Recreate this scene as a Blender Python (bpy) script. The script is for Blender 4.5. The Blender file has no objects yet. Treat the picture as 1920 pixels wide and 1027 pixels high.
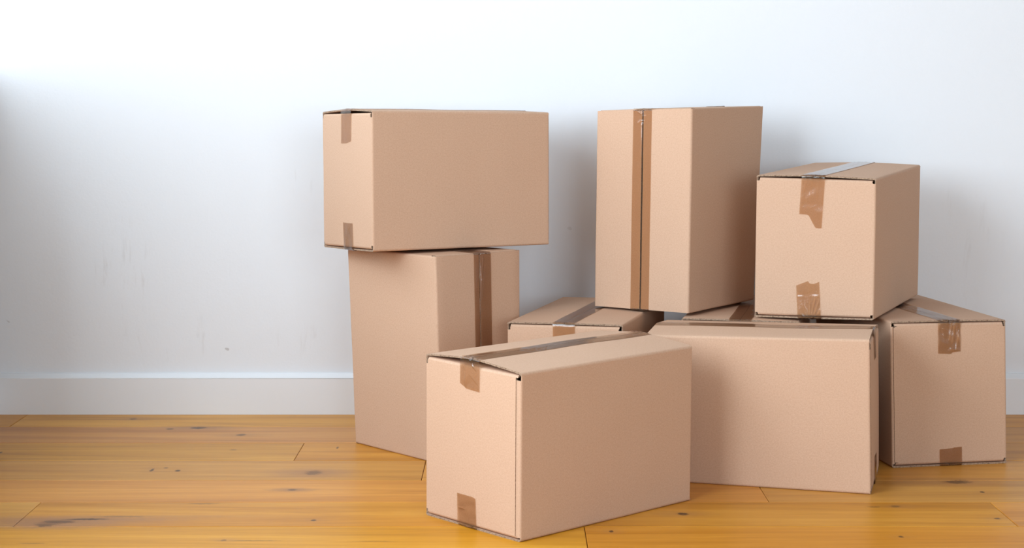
import bpy, math, random
import numpy as np
from mathutils import Vector, Matrix, noise

sc = bpy.context.scene
COL = sc.collection

# ------------------------------------------------------------------ camera
CAM_H = 0.76
F_PX, CY_PX, PITCH = 3066.52, 375.51, 0.0646668
cam_data = bpy.data.cameras.new('camera')
cam = bpy.data.objects.new('camera', cam_data)
COL.objects.link(cam)
cam.location = (0, 0, CAM_H)
cam.rotation_euler = (math.pi / 2 - PITCH, 0, 0)
cam_data.sensor_width = 36.0
cam_data.lens = 36.0 * F_PX / 1920
cam_data.shift_y = (CY_PX - 513.5) / 1920
cam_data.clip_start = 0.05
sc.camera = cam

# ------------------------------------------------------------------ world, lights, exposure
WALL_Y = 3.869      # face of the back wall
ROOM_L, ROOM_R, ROOM_F, ROOM_H = -1.24, 3.1, -2.2, 2.6
SILL, HEAD = 0.80, 2.25# window by the corner
SILL2, HEAD2 = 0.60, 2.05# window beside the camera
SILL3, HEAD3 = 0.25, 2.15   # window behind the camera
WIN1 = (2.4, 3.865)# window in the left wall close to the corner (y range)
WIN2 = (0.0, 2.2)# second window in the left wall, beside the camera
WIN3 = (0.5, 2.95)# window in the wall behind the camera (x range)

world = bpy.data.worlds.new('sky')
sc.world = world
world.use_nodes = True
bg = world.node_tree.nodes['Background']
bg.inputs[0].default_value = (0.80, 0.90, 1.0, 1)
bg.inputs[1].default_value = 1.0

def area(name, loc, rot, sx, sy, power, color):
    d = bpy.data.lights.new(name, 'AREA')
    d.shape = 'RECTANGLE'
    d.size, d.size_y, d.energy, d.color = sx, sy, power, color
    o = bpy.data.objects.new(name, d)
    COL.objects.link(o)
    o.location, o.rotation_euler = loc, rot
    return o

SKY = (0.77, 0.895, 1.0)
P1, P2, P3 = 22.0, 134.0, 100.0
area('daylight_1', (ROOM_L - 0.045, sum(WIN1) / 2, (SILL + HEAD) / 2), (0, -math.pi / 2, 0), HEAD - SILL, WIN1[1] - WIN1[0], P1, SKY)
area('daylight_2', (ROOM_L - 0.16, sum(WIN2) / 2, (SILL2 + HEAD2) / 2), (0, -math.pi / 2, 0), HEAD2 - SILL2, WIN2[1] - WIN2[0], P2, SKY)
area('daylight_3', (sum(WIN3) / 2, ROOM_F - 0.16, (SILL3 + HEAD3) / 2), (math.pi / 2, 0, 0), WIN3[1] - WIN3[0], HEAD3 - SILL3, P3, SKY)

sc.view_settings.view_transform = 'Standard'
sc.view_settings.look = 'None'
sc.view_settings.gamma = 1.0
sc.view_settings.use_curve_mapping = False
sc.view_settings.exposure = 0.0
sc.cycles.max_bounces = 10
sc.cycles.diffuse_bounces = 6
sc.cycles.transparent_max_bounces = 12

# ------------------------------------------------------------------ node helpers
class NT:
    def __init__(self, name):
        self.m = bpy.data.materials.new(name)
        self.m.use_nodes = True
        self.t = self.m.node_tree
        self.t.nodes.clear()
        self.out = self.n('ShaderNodeOutputMaterial')
    def n(self, kind, ins=None, **props):
        nd = self.t.nodes.new(kind)
        for k, v in props.items():
            setattr(nd, k, v)
        for k, v in (ins or {}).items():
            if isinstance(v, bpy.types.NodeSocket):
                self.t.links.new(v, nd.inputs[k])
            else:
                nd.inputs[k].default_value = v
        return nd
    def math(self, op, a, b=0.0, clamp=False):
        return self.n('ShaderNodeMath', {0: a, 1: b}, operation=op, use_clamp=clamp).outputs[0]
    def ramp(self, fac, stops, interp='LINEAR'):
        r = self.n('ShaderNodeValToRGB', {0: fac})
        cr = r.color_ramp
        cr.interpolation = interp
        while len(cr.elements) < len(stops):
            cr.elements.new(0.5)
        for e, (p, c) in zip(cr.elements, stops):
            e.position = p
            e.color = c if len(c) == 4 else (*c, 1)
        return r.outputs[0]
    def mix(self, fac, a, b, blend='MIX'):
        m = self.n('ShaderNodeMix', data_type='RGBA', blend_type=blend)
        for i, v in ((0, fac), (6, a), (7, b)):
            if isinstance(v, bpy.types.NodeSocket):
                self.t.links.new(v, m.inputs[i])
            else:
                m.inputs[i].default_value = v if i == 0 or len(v) == 4 else (*v, 1)
        return m.outputs[2]
    def noise(self, vec, scale, detail=3.0, rough=0.5, dist=0.0):
        return self.n('ShaderNodeTexNoise', {'Vector': vec, 'Scale': scale, 'Detail': detail, 'Roughness': rough, 'Distortion': dist}).outputs[0]
    def scaled(self, vec, s, off=(0, 0, 0)):
        return self.n('ShaderNodeMapping', {0: vec, 1: off, 3: s}).outputs[0]
    def finish(self, shader):
        self.t.links.new(shader, self.out.inputs[0])
        return self.m

# ------------------------------------------------------------------ materials
def cardboard_material():
    t = NT('kraft_cardboard')
    uv = t.n('ShaderNodeUVMap').outputs[0]
    info = t.n('ShaderNodeObjectInfo').outputs['Random']
    fib = t.noise(t.scaled(uv, (1, 1, 1)), 900, 2, 0.7)
    fib2 = t.noise(t.scaled(uv, (500, 160, 1)), 1, 3, 0.6)
    mot = t.noise(uv, 14, 4, 0.6)
    c = t.ramp(fib, [(0.25, CARD_LO), (0.75, CARD_HI)])
    grain = t.noise(uv, 330, 3, 0.75)
    c = t.mix(t.ramp(grain, [(0.40, (0, 0, 0)), (0.70, (0.55, 0.55, 0.55))]), c, (CARD_LO[0] * .88, CARD_LO[1] * .84, CARD_LO[2] * .80))
    c = t.mix(t.math('MULTIPLY', fib2, 0.25), c, (CARD_LO[0] * .96, CARD_LO[1] * .95, CARD_LO[2] * .93))
    c = t.mix(t.math('MULTIPLY', mot, 0.16), c, CARD_HI)
    speck = t.ramp(t.noise(uv, 420, 1, 0.5), [(0.20, (1, 1, 1)), (0.235, (0, 0, 0))])
    c = t.mix(t.math('MULTIPLY', speck, 0.35), c, (0.22, 0.12, 0.07))
    wave = t.n('ShaderNodeTexWave', {'Vector': uv, 'Scale': 22.0, 'Distortion': 0.6, 'Detail': 1.0}, wave_type='BANDS', bands_direction='X', wave_profile='SIN').outputs[1]
    h = t.math('ADD', t.math('MULTIPLY', fib, 0.5), t.math('MULTIPLY', wave, 0.22))
    h = t.math('ADD', h, t.math('MULTIPLY', mot, 1.2))
    b = t.n('ShaderNodeBump', {'Strength': 0.28, 'Distance': 0.0008, 'Height': h}).outputs[0]
    p = t.n('ShaderNodeBsdfPrincipled', {'Base Color': c, 'Roughness': 0.78, 'Specular IOR Level': 0.25, 'Normal': b})
    return t.finish(p.outputs[0])

def flute_material():
    t = NT('corrugated_cut_edge')
    uv = t.n('ShaderNodeUVMap').outputs[0]
    w = t.noise(t.scaled(uv, (260, 900, 1)), 1, 2, 0.6, 0.3)
    c = t.ramp(w, [(0.38, (0.17, 0.10, 0.06)), (0.62, (0.45, 0.315, 0.215))])
    p = t.n('ShaderNodeBsdfPrincipled', {'Base Color': c, 'Roughness': 0.9})
    return t.finish(p.outputs[0])

def tape_material(name, tint, creases):
    t = NT(name)
    uv = t.n('ShaderNodeUVMap').outputs[0]
    n1 = t.noise(t.scaled(uv, (60, 16, 1)), 1, 3, 0.6, 0.6)
    n2 = t.noise(t.scaled(uv, (9, 5, 1)), 1, 2, 0.5)
    n3 = t.noise(t.scaled(uv, (420, 90, 1)), 1, 1, 0.5)
    vor = t.n('ShaderNodeTexVoronoi', {'Vector': t.scaled(uv, (34, 17, 1)), 'Scale': 1.0}, feature='DISTANCE_TO_EDGE').outputs[0]
    ridge = t.ramp(vor, [(0.0, (1, 1, 1)), (0.05, (0, 0, 0))])
    h = t.math('ADD', t.math('MULTIPLY', n1, creases), t.math('MULTIPLY', n3, 0.02))
    h = t.math('ADD', h, t.math('MULTIPLY', ridge, 0.35 * creases))
    b = t.n('ShaderNodeBump', {'Strength': 0.55, 'Distance': 0.0012, 'Height': h}).outputs[0]
    film = t.mix(t.math('MULTIPLY', n2, 0.3), tint, tuple(x * 0.92 for x in tint))
    tr = t.n('ShaderNodeBsdfTransparent', {0: film}).outputs[0]
    df = t.n('ShaderNodeBsdfDiffuse', {0: (0.50, 0.34, 0.22, 1)}).outputs[0]
    gl = t.n('ShaderNodeBsdfAnisotropic', {'Color': (1, 1, 1, 1), 'Roughness': 0.13, 'Normal': b}).outputs[0]
    m1 = t.n('ShaderNodeMixShader', {0: 0.07, 1: tr, 2: df}).outputs[0]
    fr = t.n('ShaderNodeFresnel', {'IOR': 1.48, 'Normal': b}).outputs[0]
    m2 = t.n('ShaderNodeMixShader', {0: t.math('MULTIPLY', fr, 1.0, True), 1: m1, 2: gl}).outputs[0]
    return t.finish(m2)

def wall_material(name, scuffs):
    t = NT(name)
    pos = t.n('ShaderNodeNewGeometry').outputs['Position']
    big = t.noise(pos, 1.3, 3, 0.5)
    fine = t.noise(pos, 160, 3, 0.65)
    med = t.noise(pos, 28, 3, 0.55)
    c = t.mix(big, WALL_A, WALL_B)
    for (cx, cz, sx, sz, amt, sc_) in scuffs:
        d = t.n('ShaderNodeVectorMath', {0: t.scaled(pos, (1 / sx, 0, 1 / sz), (-cx / sx, 0, -cz / sz))}, operation='LENGTH').outputs['Value']
        fall = t.ramp(d, [(0.35, (1, 1, 1)), (1.0, (0, 0, 0))])
        st = t.ramp(t.noise(t.scaled(pos, (sc_, 1, sc_ * 0.16)), 1, 4, 0.7, 0.4), [(0.56, (0, 0, 0)), (0.70, (1, 1, 1))])
        c = t.mix(t.math('MULTIPLY', t.math('MULTIPLY', fall, st), amt * 0.6), c, (0.42, 0.38, 0.35))
    low = t.ramp(t.n('ShaderNodeSeparateXYZ', {0: pos}).outputs[2], [(0.35, (1, 1, 1)), (0.5, (0, 0, 0))])
    dots = t.math('MULTIPLY', low, t.ramp(t.noise(pos, 33, 1, 0.3), [(0.17, (1, 1, 1)), (0.185, (0, 0, 0))]))
    c = t.mix(t.math('MULTIPLY', dots, 0.5), c, (0.35, 0.31, 0.28))
    h = t.math('ADD', t.math('MULTIPLY', fine, 0.45), t.math('MULTIPLY', med, 0.8))
    b = t.n('ShaderNodeBump', {'Strength': 0.22, 'Distance': 0.0025, 'Height': h}).outputs[0]
    p = t.n('ShaderNodeBsdfPrincipled', {'Base Color': c, 'Roughness': 0.62, 'Specular IOR Level': 0.3, 'Normal': b})
    return t.finish(p.outputs[0])

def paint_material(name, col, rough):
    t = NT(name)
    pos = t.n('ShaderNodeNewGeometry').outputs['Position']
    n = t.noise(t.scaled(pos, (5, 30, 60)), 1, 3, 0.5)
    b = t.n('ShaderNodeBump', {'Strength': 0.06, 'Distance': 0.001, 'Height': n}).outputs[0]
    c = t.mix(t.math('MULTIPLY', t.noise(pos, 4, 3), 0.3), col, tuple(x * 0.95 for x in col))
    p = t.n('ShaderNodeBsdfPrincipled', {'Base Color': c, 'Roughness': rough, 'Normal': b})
    return t.finish(p.outputs[0])

def plank_material(knots):
    t = NT('oiled_oak_plank')
    pos = t.n('ShaderNodeNewGeometry').outputs['Position']
    rnd = t.n('ShaderNodeObjectInfo').outputs['Random']
    off = t.n('ShaderNodeCombineXYZ', {0: t.math('MULTIPLY', rnd, 37.0), 1: t.math('MULTIPLY', rnd, 11.0)}).outputs[0]
    p0 = t.n('ShaderNodeVectorMath', {0: pos, 1: off}, operation='ADD').outputs[0]
    # knots bend the grain round themselves
    g1 = t.noise(t.scaled(p0, (1.1, 20, 1)), 1, 5, 0.62, 0.9)
    g2 = t.noise(t.scaled(p0, (6, 260, 1)), 1, 5, 0.7, 0.2)
    g3 = t.noise(t.scaled(p0, (0.8, 5.5, 1)), 1, 3, 0.5, 0.6)
    pores = t.noise(t.scaled(p0, (22, 620, 1)), 1, 2, 0.6)
    c = t.ramp(g1, [(0.26, OAK[0]), (0.45, OAK[1]), (0.60, OAK[2]), (0.78, OAK[3])])
    c = t.mix(t.ramp(g2, [(0.42, (0, 0, 0)), (0.72, (0.42, 0.42, 0.42))]), c, OAK[4])
    c = t.mix(t.ramp(g3, [(0.50, (0, 0, 0)), (0.75, (0.42, 0.42, 0.42))]), c, OAK[5])
    c = t.mix(t.math('MULTIPLY', t.ramp(pores, [(0.55, (0, 0, 0)), (0.75, (1, 1, 1))]), 0.22), c, (0.25, 0.12, 0.04))
    tone = t.n('ShaderNodeHueSaturation', {'Hue': t.math('ADD', 0.494, t.math('MULTIPLY', t.math('FRACT', t.math('MULTIPLY', rnd, 7.3)), 0.012)),
               'Saturation': t.math('ADD', 0.96, t.math('MULTIPLY', rnd, 0.08)),
               'Value': t.math('ADD', 0.93, t.math('MULTIPLY', t.math('FRACT', t.math('MULTIPLY', rnd, 13.7)), 0.12)), 'Fac': 1.0, 'Color': c}).outputs[0]
    c = tone
    warp = t.noise(t.scaled(pos, (55, 230, 1)), 1, 6, 0.75, 0.5)
    wv = t.math('MULTIPLY', t.math('SUBTRACT', warp, 0.5), 2.6)
    for (x, y, rx, ry, halo, dark) in knots:
        v = t.scaled(pos, (1 / rx, 1 / ry, 0), (-x / rx, -y / ry, 0))
        d = t.n('ShaderNodeVectorMath', {0: v}, operation='LENGTH').outputs['Value']
        d = t.math('ADD', d, wv)
        if halo:
            hd = t.n('ShaderNodeVectorMath', {0: t.scaled(v, (0.16, 0.42, 0))}, operation='LENGTH').outputs['Value']
            hd = t.math('ADD', hd, t.math('MULTIPLY', wv, 0.45))
            c = t.mix(t.ramp(hd, [(0.15, (halo, halo, halo)), (1.0, (0, 0, 0))]), c, (0.36, 0.165, 0.062))
        c = t.mix(t.ramp(d, [(0.55, (dark, dark, dark)), (1.0, (0, 0, 0))]), c, (0.05, 0.020, 0.008))
    rgh = t.math('ADD', 0.30, t.math('MULTIPLY', g2, 0.12))
    b = t.n('ShaderNodeBump', {'Strength': 0.12, 'Distance': 0.0006, 'Height': t.math('ADD', g2, t.math('MULTIPLY', pores, -0.6))}).outputs[0]
    p = t.n('ShaderNodeBsdfPrincipled', {'Base Color': c, 'Roughness': rgh, 'Specular IOR Level': 0.26, 'Normal': b})
    return t.finish(p.outputs[0])

CARD_LO, CARD_HI = (0.505, 0.318, 0.208), (0.66, 0.440, 0.312)
WALL_A, WALL_B = (0.775, 0.795, 0.82), (0.80, 0.82, 0.845)
OAK = [(0.40, 0.155, 0.018), (0.57, 0.245, 0.030), (0.67, 0.310, 0.045), (0.71, 0.352, 0.060), (0.47, 0.183, 0.020), (0.51, 0.200, 0.024)]

def floor_xy(px, py):
    """point of the floor plane seen at a pixel of the photograph (used once, to lay the knots out on the boards)"""
    a, b = (px - 960) / F_PX, (CY_PX - py) / F_PX
    c, s = math.cos(PITCH), math.sin(PITCH)
    k = -CAM_H / (-s + b * c)
    return a * k, (c + b * s) * k

KN = [(86, 982, 26, 5.5, 1.0, 1.0), (112, 977, 40, 4.5, .9, .75), (165, 973, 42, 2.0, .9, .85), (230, 968, 60, 1.6, .5, .35), (380, 944, 34, 1.4, .2, .4),
      (470, 1013, 60, 1.0, 0, .5), (700, 1014, 50, 1.0, 0, .4), (60, 1018, 30, 1.2, 0, .5), (372, 802, 16, 2.6, .9, .9), (318, 804, 8, 1.5, 0, .8), (452, 815, 11, 2.2, .4, .7),
      (588, 886, 18, 5, .8, .55), (548, 918, 9, 2.2, .9, .6), (285, 881, 4, 3, .2, .9), (333, 882, 6, 2, .2, .9), (311, 877, 5, 1.4, 0, .8),
      (588, 975, 6, 2, .3, .9), (1281, 963, 13, 3.0, .4, .9), (1146, 996, 5, 2.6, .3, .9), (1795, 903, 30, 4.2, .7, .75), (1842, 922, 5, 2, .2, .9),
      (1870, 972, 7, 1.8, .3, .8), (1680, 949, 10, 2.4, .3, .5), (633, 839, 3, 2.4, 0, .8), (250, 785, 8, 2, .4, .6), (420, 1012, 7, 2, .3, .6), (1640, 950, 14, 1.2, 0, .6),
      (438, 843, 8, 1.2, 0, .5), (0, 848, 5, 2, 0, .9), (1690, 1006, 6, 2, .2, .8)]
knots = []
for (px, py, rx, ry, ha, da) in KN:
    x, y = floor_xy(px, py)
    x1, _ = floor_xy(px + rx, py)
    _, y1 = floor_xy(px, py + ry)
    knots.append((x, y, x1 - x, y - y1, ha, da))

M_CARD = cardboard_material()
M_FLUTE = flute_material()
M_TAPE = tape_material('brown_packing_tape', (0.88, 0.745, 0.60, 1), 0.30)
M_TAPE_W = tape_material('creased_packing_tape', (0.89, 0.77, 0.635, 1), 0.6)
M_TAPE_D = tape_material('dark_packing_tape', (0.82, 0.66, 0.52, 1), 0.6)
M_WALL = wall_material('white_wall_paint', [(-0.92, 0.33, 0.10, 0.16, 0.35, 60), (-0.80, 0.18, 0.16, 0.10, 0.28, 40), (-0.45, 0.17, 0.2, 0.05, 0.3, 30),
                                            (1.08, 0.42, 0.10, 0.20, 0.22, 45), (-0.50, 0.56, 0.05, 0.05, 0.3, 50)])
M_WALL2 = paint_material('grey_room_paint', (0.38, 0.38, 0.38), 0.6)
M_TRIM = paint_material('satin_white_trim', (0.80, 0.82, 0.84), 0.35)
M_PLANK = plank_material(knots)
M_GROOVE = paint_material('dark_subfloor', (0.09, 0.05, 0.025), 0.9)

# ------------------------------------------------------------------ mesh helpers
def link_mesh(name, verts, faces, mats, parent=None, uvs=None, midx=None, smooth=None, loc=None):
    me = bpy.data.meshes.new(name)
    me.from_pydata(verts, [], faces)
    for m in mats:
        me.materials.append(m)
    if midx is not None:
        me.polygons.foreach_set('material_index', midx)
    if smooth is not None:
        me.polygons.foreach_set('use_smooth', smooth)
    if uvs is not None:
        layer = me.uv_layers.new(name='UVMap')
        flat = []
        for f in faces:
            for v in f:
                flat += uvs[v]
        layer.data.foreach_set('uv', flat)
    me.update()
    o = bpy.data.objects.new(name, me)
    COL.objects.link(o)
    if parent is not None:
        o.parent = parent
    if loc is not None:
        o.location = loc
    return o

def boxes_mesh(name, boxes, mat, bevel=0.0, parent=None):
    V, Fc = [], []
    for (x0, y0, z0, x1, y1, z1) in boxes:
        b = len(V)
        V += [(x0, y0, z0), (x1, y0, z0), (x1, y1, z0), (x0, y1, z0), (x0, y0, z1), (x1, y0, z1), (x1, y1, z1), (x0, y1, z1)]
        Fc += [tuple(b + i for i in f) for f in ((0, 3, 2, 1), (4, 5, 6, 7), (0, 1, 5, 4), (1, 2, 6, 5), (2, 3, 7, 6), (3, 0, 4, 7))]
    o = link_mesh(name, V, Fc, [mat], parent)
    if bevel:
        md = o.modifiers.new('bevel', 'BEVEL')
        md.width, md.segments, md.limit_method = bevel, 2, 'ANGLE'
    return o

def structure(o):
    o['kind'] = 'structure'
    return o

# ------------------------------------------------------------------ room
TW = 0.14
structure(boxes_mesh('wall_back', [(ROOM_L - TW, WALL_Y, -0.05, ROOM_R + TW, WALL_Y + TW, ROOM_H + 0.05)], M_WALL))
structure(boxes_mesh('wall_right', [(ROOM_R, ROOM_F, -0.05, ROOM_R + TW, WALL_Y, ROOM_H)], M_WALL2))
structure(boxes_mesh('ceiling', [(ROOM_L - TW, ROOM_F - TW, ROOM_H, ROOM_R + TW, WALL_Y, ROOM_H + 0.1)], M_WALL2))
X0, X1 = ROOM_L - TW, ROOM_L
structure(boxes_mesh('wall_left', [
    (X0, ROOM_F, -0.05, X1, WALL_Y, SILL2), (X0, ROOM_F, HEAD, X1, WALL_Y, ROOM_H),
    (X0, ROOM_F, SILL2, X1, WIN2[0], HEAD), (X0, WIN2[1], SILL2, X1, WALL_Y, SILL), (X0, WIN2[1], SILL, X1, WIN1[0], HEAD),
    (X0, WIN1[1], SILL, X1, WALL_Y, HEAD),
    (X1, 3.12, 0.0, X1 + 0.112, 3.52, SILL - 0.16)], M_WALL2))      # unseen block added below the corner window to shade the wall's lower corner
Y0, Y1 = ROOM_F - TW, ROOM_F
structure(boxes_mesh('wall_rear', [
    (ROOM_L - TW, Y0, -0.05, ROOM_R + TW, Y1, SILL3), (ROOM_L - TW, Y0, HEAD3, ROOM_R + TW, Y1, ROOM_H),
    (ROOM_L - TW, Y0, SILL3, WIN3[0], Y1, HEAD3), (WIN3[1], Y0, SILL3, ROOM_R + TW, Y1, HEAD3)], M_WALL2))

def window_frame(name, axis, a, b, z0, z1, d0, d1):
    """four rails round the opening; axis 0: in the left wall, 1: in the rear wall"""
    fr = 0.045 if name != 'window_1' else 0.018
    rects = [(a, z0, a + fr, z1), (b - fr, z0, b, z1), (a + fr, z0, b - fr, z0 + fr), (a + fr, z1 - fr, b - fr, z1)]
    bx = [((d0, p, q, d1, r_, t_) if axis == 0 else (p, d0, q, r_, d1, t_)) for (p, q, r_, t_) in rects]
    return structure(boxes_mesh(name, bx, M_TRIM, 0.004))
window_frame('window_1', 0, *WIN1, SILL, HEAD, ROOM_L - 0.04, ROOM_L - 0.01)
window_frame('window_2', 0, *WIN2, SILL2, HEAD2, ROOM_L - 0.10, ROOM_L - 0.05)
window_frame('window_3', 1, *WIN3, SILL3, HEAD3, ROOM_F - 0.10, ROOM_F - 0.05)

# skirting board: flat face with a rounded, ledge-like top
BH, BT = 0.0965, 0.018
def skirting(name, p0, p1, inward):
    prof = [(0, 0), (BT, 0), (BT, BH - 0.011)]
    for k in range(1, 4):
        a = math.pi / 2 * k / 6
        prof.append((BT - 0.003 + 0.003 * math.cos(a), BH - 0.011 + 0.003 * math.sin(a)))
    prof += [(0.006, BH - 0.0005), (0.004, BH + 0.0005), (0, BH + 0.0005)]
    V, Fc = [], []
    n = len(prof)
    for p in (p0, p1):
        for d, z in prof:
            V.append((p[0] + inward[0] * d, p[1] + inward[1] * d, z))
    for i in range(n):
        j = (i + 1) % n
        Fc.append((i, j, n + j, n + i))
    Fc += [tuple(range(n)), tuple(range(2 * n - 1, n - 1, -1))]
    sm = [False] * len(Fc)
    for i in range(2, 5):
        sm[i] = True
    return structure(link_mesh(name, V, Fc, [M_TRIM], smooth=sm))
skirting('baseboard_back', (ROOM_L, WALL_Y), (ROOM_R, WALL_Y), (0, -1))
skirting('baseboard_left', (ROOM_L, ROOM_F), (ROOM_L, WALL_Y - BT), (1, 0))
skirting('baseboard_right', (ROOM_R, ROOM_F), (ROOM_R, WALL_Y - BT), (-1, 0))

# floor: subfloor slab, every board a part of its own
floor = structure(boxes_mesh('floor', [(ROOM_L - TW, ROOM_F - TW, -0.05, ROOM_R + TW, WALL_Y, -0.012)], M_GROOVE))
def plank(x0, x1, y0, y1, dz):
    g, c, z0, z1 = 0.0006, 0.0013, -0.0118, dz
    x0 += g; x1 -= g; y0 += g; y1 -= g
    V = [(x0, y0, z0), (x1, y0, z0), (x1, y1, z0), (x0, y1, z0),
         (x0, y0, z1 - c * .6), (x1, y0, z1 - c * .6), (x1, y1, z1 - c * .6), (x0, y1, z1 - c * .6),
         (x0 + c, y0 + c, z1), (x1 - c, y0 + c, z1), (x1 - c, y1 - c, z1), (x0 + c, y1 - c, z1)]
    Fc = [(0, 3, 2, 1), (8, 9, 10, 11)]
    for a, b in ((0, 4), (4, 8)):
        for i in range(4):
            j = (i + 1) % 4
            Fc.append((a + i, a + j, b + j, b + i))
    return link_mesh('plank', V, Fc, [M_PLANK], floor)
PW = 0.1735
rows = [(WALL_Y, 3.708), (3.708, 3.5345)]
y = 3.5345
while y > ROOM_F:
    rows.append((y, y - PW))
    y -= PW
joint = {0: 0.62, 1: -0.05, 2: -0.454, 3: -0.179, 4: 0.481, 5: 0.893, 6: 0.1275}
rng = random.Random(5)
PL = 1.773
for i, (ya, yb) in enumerate(rows):
    j0 = joint.get(i, rng.uniform(0, PL))
    x = j0 - PL * math.ceil((j0 - ROOM_L) / PL)
    while x < ROOM_R:
        xa, xb = max(x, ROOM_L), min(x + PL, ROOM_R)
        if xb - xa > 0.02:
            plank(xa, xb, max(yb, ROOM_F), ya, -rng.random() * 0.0003)
        x += PL

# ------------------------------------------------------------------ cartons
L, W, H, T = 0.4315, 0.246, 0.295, 0.0032
RC = 0.0045
# eight corners of every carton, order (u, v, z) = 000 001 010 011 100 101 110 111
CORN = {
 'G': [[0.5934, 3.3472, 0.0], [0.5934, 3.3473, 0.2922], [0.3554, 3.4048, 0.0], [0.3554, 3.4049, 0.2922], [0.6923, 3.7662, 0.0], [0.6923, 3.7663, 0.2922], [0.4532, 3.8238, 0.0], [0.4532, 3.8238, 0.2922]],
 'A': [[-0.2868, 3.3559, 0.4364], [-0.2875, 3.3571, 0.7272], [-0.4122, 3.5668, 0.4266], [-0.4136, 3.568, 0.7217], [0.082, 3.5768, 0.4312], [0.0816, 3.5779, 0.7204], [-0.0436, 3.7877, 0.4290], [-0.0444, 3.7888, 0.7149]],
 'B': [[-0.1452, 3.3198, 0.0], [-0.1575, 3.3392, 0.4292], [-0.3429, 3.5344, 0.0], [-0.36, 3.5585, 0.4239], [0.0190, 3.4770, 0.0], [0.0172, 3.5018, 0.427], [-0.1673, 3.6998, 0.0], [-0.1811, 3.719, 0.423]],
 'C': [[0.2257, 3.298, 0.0], [0.2252, 3.2974, 0.2927], [-0.0085, 3.3683, 0.0], [-0.01, 3.3677, 0.2894], [0.3497, 3.7116, 0.0], [0.3481, 3.7109, 0.2925], [0.1156, 3.7819, 0.0], [0.1154, 3.7813, 0.290]],
 'D': [[0.0136, 2.7367, 0.0], [0.0153, 2.7302, 0.2911], [-0.1566, 2.9205, 0.0], [-0.1552, 2.9133, 0.2954], [0.3352, 3.0258, 0.0], [0.3367, 3.0219, 0.2931], [0.1653, 3.2101, 0.0], [0.1668, 3.2048, 0.2951]],
 'E': [[0.3709, 3.4237, 0.2990], [0.3767, 3.4227, 0.731], [0.1806, 3.5726, 0.2953], [0.1849, 3.5716, 0.7251], [0.5448, 3.6575, 0.2989], [0.5619, 3.6566, 0.735], [0.3576, 3.8065, 0.2957], [0.3661, 3.8055, 0.7286]],
 'F': [[0.6833, 3.0709, 0.0], [0.6745, 3.0591, 0.2985], [0.2668, 3.1878, 0.0], [0.2602, 3.1809, 0.2896], [0.7453, 3.2795, 0.0], [0.7395, 3.2758, 0.2969], [0.331, 3.4035, 0.0], [0.3245, 3.3968, 0.2898]],
 'H': [[0.7331, 3.2931, 0.3030], [0.7339, 3.2909, 0.5905], [0.5068, 3.4002, 0.2958], [0.5081, 3.3979, 0.5928], [0.9192, 3.6826, 0.3065], [0.92, 3.6803, 0.6017], [0.6955, 3.7896, 0.3040], [0.6982, 3.7874, 0.6021]],
 'I': [[0.7757, 3.2938, 0.0], [0.7684, 3.2957, 0.2999], [0.701, 3.719, 0.0], [0.6943, 3.7203, 0.2982], [1.0227, 3.3373, 0.0], [1.015, 3.3383, 0.2983], [0.9473, 3.762, 0.0], [0.9406, 3.7633, 0.298]],
}
ORIENT = {
 'flat_l': lambda a, b, c: (a, b, c),           # long axis runs away from the near edge to the right
 'flat_w': lambda a, b, c: (b, a, c),           # long axis runs to the left
 'end_right': lambda a, b, c: (b, 1 - c, a),    # standing on its end, taped face to the right
 'end_left': lambda a, b, c: (1 - c, b, a),     # standing on its end, taped face to the left
}

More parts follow.
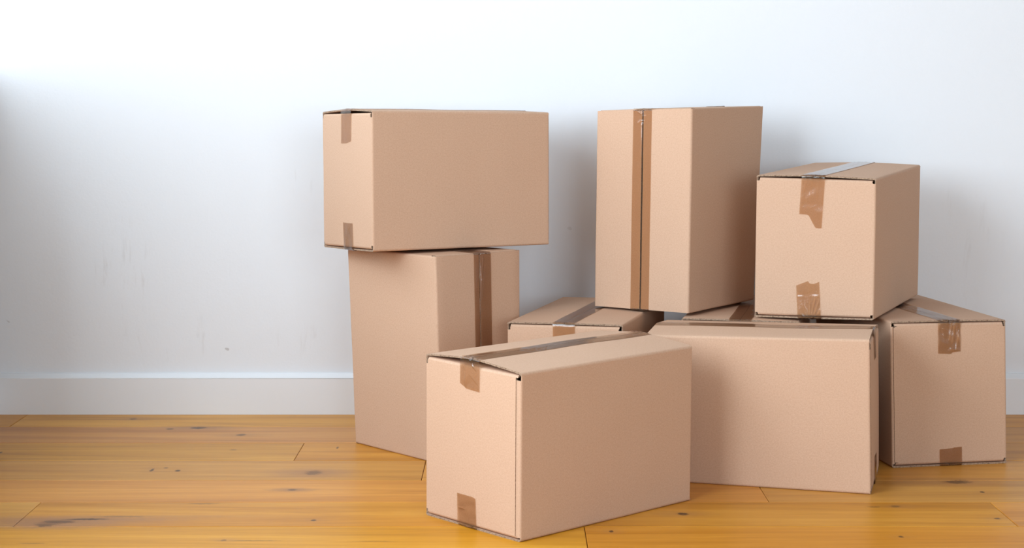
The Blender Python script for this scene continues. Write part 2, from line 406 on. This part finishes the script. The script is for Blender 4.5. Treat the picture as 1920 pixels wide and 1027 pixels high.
class Carton:
    def __init__(s, key, orient, label, seed, arch=0.006, bulge=0.0015, seam_gap=0.0015, notch=0.005, tab_corner=None, joint=0.009):
        s.C = np.array(CORN[key])
        s.f = ORIENT[orient]
        s.arch, s.bulge, s.gap, s.notch = arch, bulge, seam_gap, notch
        s.tab = tab_corner
        s.joint = joint
        s.seed = seed
        zmin = s.C[:, 2].min()
        base = s.C[[0, 2, 4, 6]].mean(axis=0)
        s.root = bpy.data.objects.new('cardboard_box', None)
        s.root.empty_display_size = 0.1
        COL.objects.link(s.root)
        s.base = Vector((base[0], base[1], zmin))
        s.root.location = s.base
        s.root['label'] = label
        s.root['category'] = 'box'
        s.root['group'] = 'taped moving boxes'
        # handedness of the canonical frame
        e = [np.array(s.raw(*p)) for p in ((0.1, 0, 0), (0, 0.1, 0), (0, 0, 0.1), (0, 0, 0))]
        s.flip = np.dot(np.cross(e[0] - e[3], e[1] - e[3]), e[2] - e[3]) < 0
    def raw(s, l, w, z):
        u, v, t = s.f(l / L, w / W, z / H)
        C = s.C
        c00 = C[0] * (1 - t) + C[1] * t; c01 = C[2] * (1 - t) + C[3] * t
        c10 = C[4] * (1 - t) + C[5] * t; c11 = C[6] * (1 - t) + C[7] * t
        return (c00 * (1 - v) + c01 * v) * (1 - u) + (c10 * (1 - v) + c11 * v) * u
    def world(s, p):
        l, w, z = p
        a, b, c = l / L, w / W, z / H
        q = lambda x: math.sin(math.pi * min(1, max(0, x)))
        l2 = l + s.bulge * q(b) * q(c) * (2 * a - 1)
        w2 = w + s.bulge * q(a) * q(c) * (2 * b - 1) * 1.4
        n = noise.noise(Vector((l * 9 + s.seed * 7.1, w * 9, z * 9))) * 0.0007
        P = s.raw(l2 + n, w2 + n, z)
        P = Vector(P) - s.base
        return P
    def lift(s, l, w, top):
        """how far the closed lid rises towards the seam, a little uneven along it"""
        k = s.arch if top else 0.0007
        tent = 1 - abs(2 * w / W - 1)
        return k * tent ** 0.85 * (0.9 + 0.25 * noise.noise(Vector((l * 6, s.seed * 3.3, 0))))
    def sheet(s, name, grid, normals, uvs, thick, mats=(0, 1), double=True, smooth=True, label=None, single=False):
        """closed thin sheet from a grid of canonical points; rims take the second material"""
        ns, nt = len(grid), len(grid[0])
        V, UV = [], []
        for i in range(ns):
            for j in range(nt):
                V.append(tuple(s.world(grid[i][j]))); UV.append(uvs[i][j])
        for i in range(ns):
            for j in range(nt):
                p, n = grid[i][j], normals[i][j]
                V.append(tuple(s.world((p[0] - n[0] * thick, p[1] - n[1] * thick, p[2] - n[2] * thick)))); UV.append((uvs[i][j][0], uvs[i][j][1] + thick))
        o = ns * nt
        Fc, mi, sm = [], [], []
        idx = lambda i, j: i * nt + j
        # orientation: compare face normal with the canonical normal in canonical space
        g = lambda i, j: Vector(grid[i][j])
        i0, j0 = ns // 2 - (ns > 2), nt // 2 - (nt > 2)
        i0 = min(i0, ns - 2); j0 = min(j0, nt - 2)
        fn = (g(i0 + 1, j0) - g(i0, j0)).cross(g(i0, j0 + 1) - g(i0, j0))
        ok = fn.dot(Vector(normals[i0][j0])) > 0
        if s.flip:
            ok = not ok
        def add(f, m, smo):
            Fc.append(f if ok else tuple(reversed(f))); mi.append(m); sm.append(smo)
        for i in range(ns - 1):
            for j in range(nt - 1):
                add((idx(i, j), idx(i + 1, j), idx(i + 1, j + 1), idx(i, j + 1)), 0, smooth)
                if not single:
                    add((o + idx(i, j), o + idx(i, j + 1), o + idx(i + 1, j + 1), o + idx(i + 1, j)), 0, smooth)
        # rims use their own vertices for crisp edges
        def rim(seq):
            b = len(V)
            acc = 0.0
            for q, (i, j) in enumerate(seq):
                if q:
                    acc += (Vector(grid[i][j]) - Vector(grid[seq[q - 1][0]][seq[q - 1][1]])).length
                V.append(V[idx(i, j)]); UV.append((acc, 0.0))
                V.append(V[o + idx(i, j)]); UV.append((acc, thick))
            for q in range(len(seq) - 1):
                a = b + 2 * q
                Fc.append((a, a + 1, a + 3, a + 2) if ok else (a + 2, a + 3, a + 1, a)); mi.append(1); sm.append(False)
        if single:
            V, UV = V[:o], UV[:o]
        else:
            rim([(i, 0) for i in range(ns)])
            rim([(i, nt - 1) for i in range(ns)][::-1])
            rim([(0, j) for j in range(nt)][::-1])
            rim([(ns - 1, j) for j in range(nt)])
        ob = link_mesh(name, V, Fc, list(s.mats), s.root, UV, mi, sm)
        if label:
            ob['label'] = label
        return ob
    # ---- panels
    def panel(s, side):
        """side 0: w=0 long, 1: l=L end, 2: w=W long, 3: l=0 end"""
        end = side in (1, 3)
        ln = W if end else L
        zt = H - (T + 0.0014 + RC if end else RC)
        lo, hi = 0.0, ln
        cut0 = cut1 = False
        if s.tab and s.tab[0] == side:
            if s.tab[1] == 0: cut0 = True
            else: cut1 = True
        pts = []   # (along, depth inward, normal along, normal out)
        r = 0.004
        if cut0:
            pts += [(s.joint, 0, 0, 1)]
        else:
            for a in (45, 30, 15):
                a = math.radians(a); pts.append((r - r * math.sin(a), r - r * math.cos(a), -math.sin(a), math.cos(a)))
            pts += [(r, 0, 0, 1), (0.0065, 0, 0, 1), (0.0068, 0, 0, 1)]
        n = 22 if not end else 14
        for k in range(1, n):
            pts.append((0.0136 + (ln - 0.0272) * (k - 1) / (n - 2), 0, 0, 1))
        if cut1:
            pts += [(ln - s.joint, 0, 0, 1)]
        else:
            pts += [(ln - 0.0068, 0, 0, 1), (ln - 0.0065, 0, 0, 1), (ln - r, 0, 0, 1)]
            for a in (15, 30, 45):
                a = math.radians(a); pts.append((ln - r + r * math.sin(a), r - r * math.cos(a), math.sin(a), math.cos(a)))
        grid, nor, uv = [], [], []
        for (x, d, na, no) in pts:
            nearc = x < 0.0066 or x > ln - 0.0066
            z1 = zt - (s.notch if (end and nearc) else 0)
            z0 = (H - zt) + (s.notch * 0.6 if (end and nearc) else 0)
            row, rn, ru = [], [], []
            for q in range(15):
                z = z0 + (z1 - z0) * q / 14
                if side == 0: p, m = (x, d, z), (na, -no, 0)
                elif side == 2: p, m = (x, W - d, z), (na, no, 0)
                elif side == 3: p, m = (d, x, z), (-no, na, 0)
                else: p, m = (L - d, x, z), (no, na, 0)
                row.append(p); rn.append(m); ru.append((x + side * 0.61 + s.seed, z))
            grid.append(row); nor.append(rn); uv.append(ru)
        s.sheet('end_panel' if end else 'side_panel', grid, nor, uv, T)
        if cut0 or cut1:
            # the glue tab folded round from the neighbouring long panel, a little lower than the end panel
            gp, gn, gu = [], [], []
            seq = []
            for a in (45, 30, 15):
                a = math.radians(a); seq.append((r - r * math.sin(a), r - r * math.cos(a), -math.sin(a), math.cos(a)))
            seq += [(r, 0.0000, 0, 1), (s.joint - 0.0012, 0.0003, 0, 1), (s.joint + 0.001, 0.0040, 0, 1), (0.035, 0.0044, 0, 1)]
            for (x, d, na, no) in seq:
                xx = x if cut0 else ln - x
                nn = na if cut0 else -na
                row, rn, ru = [], [], []
                for q in range(8):
                    z = 0.007 + (H - 0.0065 - s.notch - 0.007) * q / 7
                    if side == 3: p, m = (d, xx, z), (-no, nn, 0)
                    else: p, m = (L - d, xx, z), (no, nn, 0)
                    row.append(p); rn.append(m); ru.append((xx + 3.3, z))
                gp.append(row); gn.append(rn); gu.append(ru)
            s.sheet('glue_tab', gp, gn, gu, 0.0025)
    def major_flap(s, far, top):
        """outer flap, hinged on a long edge, closing to the seam"""
        prof = []
        for a in (0, 22, 45, 68, 90):
            a = math.radians(a)
            prof.append((RC - RC * math.cos(a), RC - RC * math.sin(a), -math.cos(a), math.sin(a)))
        end = W / 2 - s.gap / 2
        for k in range(1, 7):
            prof.append((RC + (end - RC) * k / 6, 0, 0, 1))
        grid, nor, uv = [], [], []
        N = 20
        for i in range(N + 1):
            l = 0.0012 + (L - 0.0024) * i / N
            row, rn, ru = [], [], []
            for (w, dz, nw, nz) in prof:
                lf = s.lift(l, w, top)
                ww = W - w if far else w
                z = H - dz + lf if top else dz - lf
                row.append((l, ww, z)); rn.append((0, -nw if far else nw, nz if top else -nz)); ru.append((l + s.seed + 5, w + (1 if far else 0)))
            grid.append(row); nor.append(rn); uv.append(ru)
        s.sheet('flap', grid, nor, uv, T)
    def minor_flap(s, far, top):
        """inner flap, hinged on an end panel, lying below the outer ones"""
        off = T + 0.0014
        prof = []
        for a in (0, 30, 60, 90):
            a = math.radians(a)
            prof.append((RC - RC * math.cos(a), off + RC - RC * math.sin(a), -math.cos(a), math.sin(a)))
        for k in range(1, 4):
            prof.append((RC + (W / 2 - RC) * k / 3, off + 0.001 * k, 0, 1))
        grid, nor, uv = [], [], []
        for i in range(9):
            w = 0.0075 + (W - 0.015) * i / 8
            row, rn, ru = [], [], []
            for (l, dz, nl, nz) in prof:
                row.append((L - l if far else l, w, H - dz if top else dz))
                rn.append((-nl if far else nl, 0, nz if top else -nz)); ru.append((w + 7, l + s.seed))
            grid.append(row); nor.append(rn); uv.append(ru)
        s.sheet('inner_flap', grid, nor, uv, T * 0.9)
    def tape(s, top, tab0, tab1, wc=0.5, width=0.048, ragged0=None, ragged1=None, skew0=0, skew1=0, mat=None, wrinkle=0.0004, groove=0.0, creases=(), run_creases=()):
        """one strip: down the end panel at l=0, over the seam, down the end panel at l=L. tab = length on the end panel"""
        # creases: (x0, d0, x1, d1, height, width) on the tab at l=0, x across 0..1, d metres from the lid
        # run_creases: the same on the run over the seam, d = distance from l=L
        def ridge(lst, x, d):
            h = 0.0
            for (xa, da, xb, db, hh, ww) in lst:
                p = Vector((x * width, d)); a = Vector((xa * width, da)); b = Vector((xb * width, db))
                ab = b - a
                k = max(0.0, min(1.0, (p - a).dot(ab) / max(1e-9, ab.length_squared)))
                h += hh * math.exp(-((p - a - ab * k).length / (ww * (0.35 + 0.65 * math.sin(math.pi * (0.12 + 0.76 * k))))) ** 2)
            return h
        nw = 36 if (creases or run_creases) else 12
        sec = []           # stations: (kind, value)
        nt = 34 if creases else 9
        for k in range(nt + 1): sec.append(('t0', 1 - k / nt))
        for a in (25, 60, 90): sec.append(('c0', a))
        nl = 260 if run_creases else 34
        for k in range(1, nl): sec.append(('m', k / nl))
        for a in (90, 60, 25): sec.append(('c1', a))
        for k in range(nt + 1): sec.append(('t1', k / nt))
        grid, nor, uv = [], [], []
        rr = 0.003
        e = 0.0009
        run = 0.0
        prev = None
        for (kind, val) in sec:
            row, rn, ru = [], [], []
            for q in range(nw + 1):
                x = q / nw
                w0 = W * wc + (x - 0.5) * width
                lf = s.lift(0 if kind in ('t0', 'c0') else L if kind in ('t1', 'c1') else val * L, w0, top)
                w = w0
                if kind in ('t0', 't1'):
                    rg = (ragged0 if kind == 't0' else ragged1) or [(0, 1), (1, 1)]
                    tab = tab0 if kind == 't0' else tab1
                    for (xa, va), (xb, vb) in zip(rg, rg[1:]):
                        if xa <= x <= xb:
                            k = va + (vb - va) * (x - xa) / max(1e-6, xb - xa)
                    dn = rr + val * (tab * k - rr)
                    w += (skew0 if kind == 't0' else skew1) * dn
                    o = e + 0.0006 * (1 - min(1, val * 3)) + wrinkle * (0.5 + noise.noise(Vector((x * 3 + s.seed, dn * 60, 4 if top else 9)))) * min(1, 4 * (1 - val) + .2)
                    if kind == 't0' and creases:
                        o += ridge(creases, x, dn)
                    o += wrinkle * 1.6 * max(0.0, 1 - dn / 0.012) * noise.noise(Vector((x * 11 + s.seed, dn * 260, 5)))
                    l, z, n = (-o, H + (lf + 0.0006) * (1 - val) - dn, (-1, 0, 0))
                elif kind in ('c0', 'c1'):
                    a = math.radians(val)
                    bump_ = wrinkle * 2.6 * noise.noise(Vector((x * 9 + s.seed * 2, val * .02, 1)))
                    l = rr - (rr + e) * math.cos(a)
                    z = H + lf - rr + (rr + e) * math.sin(a) + bump_
                    n = (-math.cos(a), 0, math.sin(a))
                else:
                    l = val * L
                    gr = groove * math.exp(-((w / W - 0.5) * W / 0.0022) ** 2)
                    z = H + lf + e + wrinkle * 0.5 * noise.noise(Vector((x * 2, l * 30 + s.seed, 2))) - gr
                    if run_creases:
                        z += ridge(run_creases, x, L - l)
                    n = (0, 0, 1)
                if kind in ('t1', 'c1'):
                    l = L - l; n = (-n[0], 0, n[2])
                if not top:
                    z = H - z; n = (n[0], 0, -n[2])
                row.append((l, w, z)); rn.append(n)
            mid = Vector(row[nw // 2])
            if prev is not None: run += (mid - prev).length
            prev = mid
            for q in range(nw + 1):
                ru.append((q / nw * width + s.seed * 1.7, run))
            grid.append(row); nor.append(rn); uv.append(ru)
        keep = s.mats
        s.mats = (mat or M_TAPE, mat or M_TAPE)
        ob = s.sheet('packing_tape', grid, nor, uv, 0.0, single=True)
        s.mats = keep
        return ob
    def build(s):
        s.mats = (M_CARD, M_FLUTE)
        for k in range(4):
            s.panel(k)
        for top in (True, False):
            for far in (False, True):
                s.major_flap(far, top)
                s.minor_flap(far, top)
        return s

b = Carton('A', 'flat_l', 'cardboard box lying on top of the left stack, overhanging the upright box below', 1.3, arch=0.0065, bulge=0.001).build()
b.tape(True, 0.068, 0.05, wc=0.495, width=0.050, ragged0=[(0, .93), (.45, 1), (1, 1.0)], skew0=0.02)
b.tape(False, 0.057, 0.05, wc=0.47, width=0.047, ragged0=[(0, 1), (.5, 1.0), (1, 1.02)], skew0=0.05, wrinkle=0.0008, mat=M_TAPE_W)

b = Carton('B', 'end_right', 'tall cardboard box on its end on the floor, bottom of the left stack', 2.1, arch=0.002, bulge=0.001).build()
b.tape(True, 0.05, 0.06, wc=0.535, width=0.050, mat=M_TAPE_D, wrinkle=0.0007, groove=0.0012,
       run_creases=[(.55, .006, .45, .060, .0016, .0016), (.40, .020, .46, .100, .0012, .0013), (.62, .035, .50, .085, .0012, .0012),
                    (.72, .030, .64, .060, .0008, .0009), (.22, .030, .15, .075, .0010, .0018), (.32, .055, .30, .095, .0008, .0010), (.50, .010, .60, .022, .0010, .0012)])
b.tape(False, 0.05, 0.05, wc=0.5)

b = Carton('C', 'flat_l', 'low cardboard box between the left stack and the right pile, behind the foremost box', 3.7, arch=0.0015, notch=0.007, tab_corner=(3, 0)).build()
b.tape(True, 0.07, 0.05, wc=0.505, width=0.047, groove=0.001)
b.tape(False, 0.06, 0.05)

b = Carton('D', 'flat_l', 'foremost cardboard box on the floor, its end and long side in full view', 4.4, arch=0.012, bulge=0.002, notch=0.007, tab_corner=(3, 0), seam_gap=0.003, joint=0.0125).build()
b.tape(True, 0.047, 0.05, wc=0.515, width=0.051, ragged0=[(0, 1.02), (.7, .98), (.75, .93), (1, .82)], skew0=0.0, mat=M_TAPE_W, wrinkle=0.0009, groove=0.0008,
       creases=[(0.60, 0, 0.42, 0.006, 0.0026, 0.0016), (0.42, 0.006, 0.28, 0, 0.0024, 0.0014), (0.45, 0.005, 0.34, 0.013, 0.002, 0.0012), (0.38, 0.012, 0.15, 0.018, 0.0014, 0.001),
                (0.52, 0.024, 0.08, 0.037, 0.001, 0.0009), (0.30, 0.028, 0.14, 0.02, 0.0009, 0.0009), (0.66, 0.012, 0.72, 0.042, 0.0012, 0.0022), (0.95, 0.001, 0.62, 0.003, 0.0016, 0.0014), (0.22, 0.001, 0.02, 0.003, 0.0022, 0.0018)])
b.tape(False, 0.058, 0.05, wc=0.54, width=0.048, ragged0=[(0, .96), (.15, 1.0), (1, 1)], skew0=0.03, mat=M_TAPE, wrinkle=0.0010,
       creases=[(0.98, 0.034, 0.55, 0.033, 0.0011, 0.0009), (0.14, 0.052, 0.40, 0.024, 0.001, 0.0009), (0.30, 0.055, 0.30, 0.045, 0.0008, 0.0009), (0.40, 0.024, 0.45, 0.008, 0.0008, 0.001),
                (0.70, 0.004, 0.10, 0.001, 0.0014, 0.0014)])

b = Carton('E', 'end_left', 'tall upright cardboard box on lower boxes, tape running full height down its front', 5.2, arch=0.001, bulge=0.001, notch=0.004, seam_gap=0.004).build()
b.tape(True, 0.05, 0.05, wc=0.505, width=0.048, wrinkle=0.0005, groove=0.0016,
       run_creases=[(.40, .026, .60, .024, .0012, .0010), (.60, .024, .72, .030, .0012, .0010), (.25, .014, .55, .016, .0008, .0008), (.52, .000, .50, .022, .0016, .0014), (.56, .010, .85, .002, .0016, .0016),
                    (.47, .030, .50, .420, .0009, .0020)])
b.tape(False, 0.05, 0.05)

b = Carton('F', 'flat_w', 'wide cardboard box on the floor, long blank side facing out, right of the foremost box', 6.6, arch=0.010, bulge=0.0015, notch=0.012, tab_corner=(3, 0), seam_gap=0.003, joint=0.013).build()
b.tape(True, 0.052, 0.05, wc=0.5, width=0.048, groove=0.0014, mat=M_TAPE_W)
b.tape(False, 0.055, 0.05, wc=0.5)

b = Carton('G', 'flat_l', 'mostly hidden cardboard box behind the wide blank-sided box, under the tall upright box', 7.9, arch=0.001, bulge=0.0).build()
b.tape(True, 0.05, 0.05, wc=0.50, width=0.047, mat=M_TAPE_D)
b.tape(False, 0.05, 0.05)

b = Carton('H', 'flat_l', 'cardboard box on top of the right pile, jagged torn tape on its front', 8.5, arch=0.004, bulge=0.0015, notch=0.002).build()
b.tape(True, 0.106, 0.05, wc=0.515, width=0.048, ragged0=[(0, 1.0), (.25, 1.0), (.40, .90), (.58, .76), (.66, .74), (1, .735)], skew0=0.05, groove=0.0005,
       creases=[(0.85, 0.012, 0.90, 0.065, 0.0006, 0.0009), (0.95, 0.002, 0.40, 0.004, 0.0012, 0.001), (0.40, 0.004, 0.05, 0.001, 0.0012, 0.001), (0.75, 0.004, 0.80, 0.01, 0.0008, 0.0008), (0.25, 0.003, 0.22, 0.01, 0.001, 0.0008), (0.55, 0.005, 0.60, 0.05, 0.0004, 0.0012), (0.30, 0.01, 0.28, 0.05, 0.0004, 0.0012)])
b.tape(False, 0.076, 0.05, wc=0.53, width=0.048, ragged0=[(0, 1.02), (.22, .96), (.40, .96), (.48, 1.03), (1, .90)], skew0=0.06, wrinkle=0.0008, mat=M_TAPE_W,
       creases=[(0.45, 0.001, 0.22, 0.045, 0.0014, 0.0014), (0.50, 0.001, 0.45, 0.04, 0.0012, 0.0013), (0.58, 0.001, 0.78, 0.03, 0.001, 0.0014), (0.38, 0.001, 0.05, 0.04, 0.0013, 0.0016), (0.30, 0, 0.00, 0.022, 0.0012, 0.0015), (0.65, 0.002, 0.95, 0.015, 0.0009, 0.0015), (0.95, 0.045, 0.05, 0.048, 0.0006, 0.003)])

b = Carton('I', 'flat_w', 'rightmost cardboard box on the floor, shiny crinkled tape at its front top edge', 9.8, arch=0.0015, bulge=0.001, notch=0.004, tab_corner=(3, 0), joint=0.0055).build()
b.tape(True, 0.064, 0.05, wc=0.50, width=0.048, ragged0=[(0, 1.03), (.6, 1.05), (.62, 1.0), (1, .97)], wrinkle=0.0012, mat=M_TAPE_W,
       creases=[(.75, .002, .62, .045, .0018, .0020), (.62, .004, .50, .040, .0014, .0016), (.95, .020, .80, .058, .0014, .0022), (.55, .058, .98, .060, .0014, .0020), (.85, .012, .90, .040, .0012, .0014),
                (.10, .006, .45, .008, .0008, .0009), (.05, .016, .40, .020, .0007, .0009), (.12, .028, .35, .034, .0007, .0009), (.08, .040, .30, .046, .0007, .0009), (.2, .012, .3, .05, .0006, .0009)])
b.tape(False, 0.037, 0.05, wc=0.505, width=0.048, ragged0=[(0, .92), (.6, .97), (.65, 1.0), (1, 1.03)], wrinkle=0.0008, mat=M_TAPE_D)
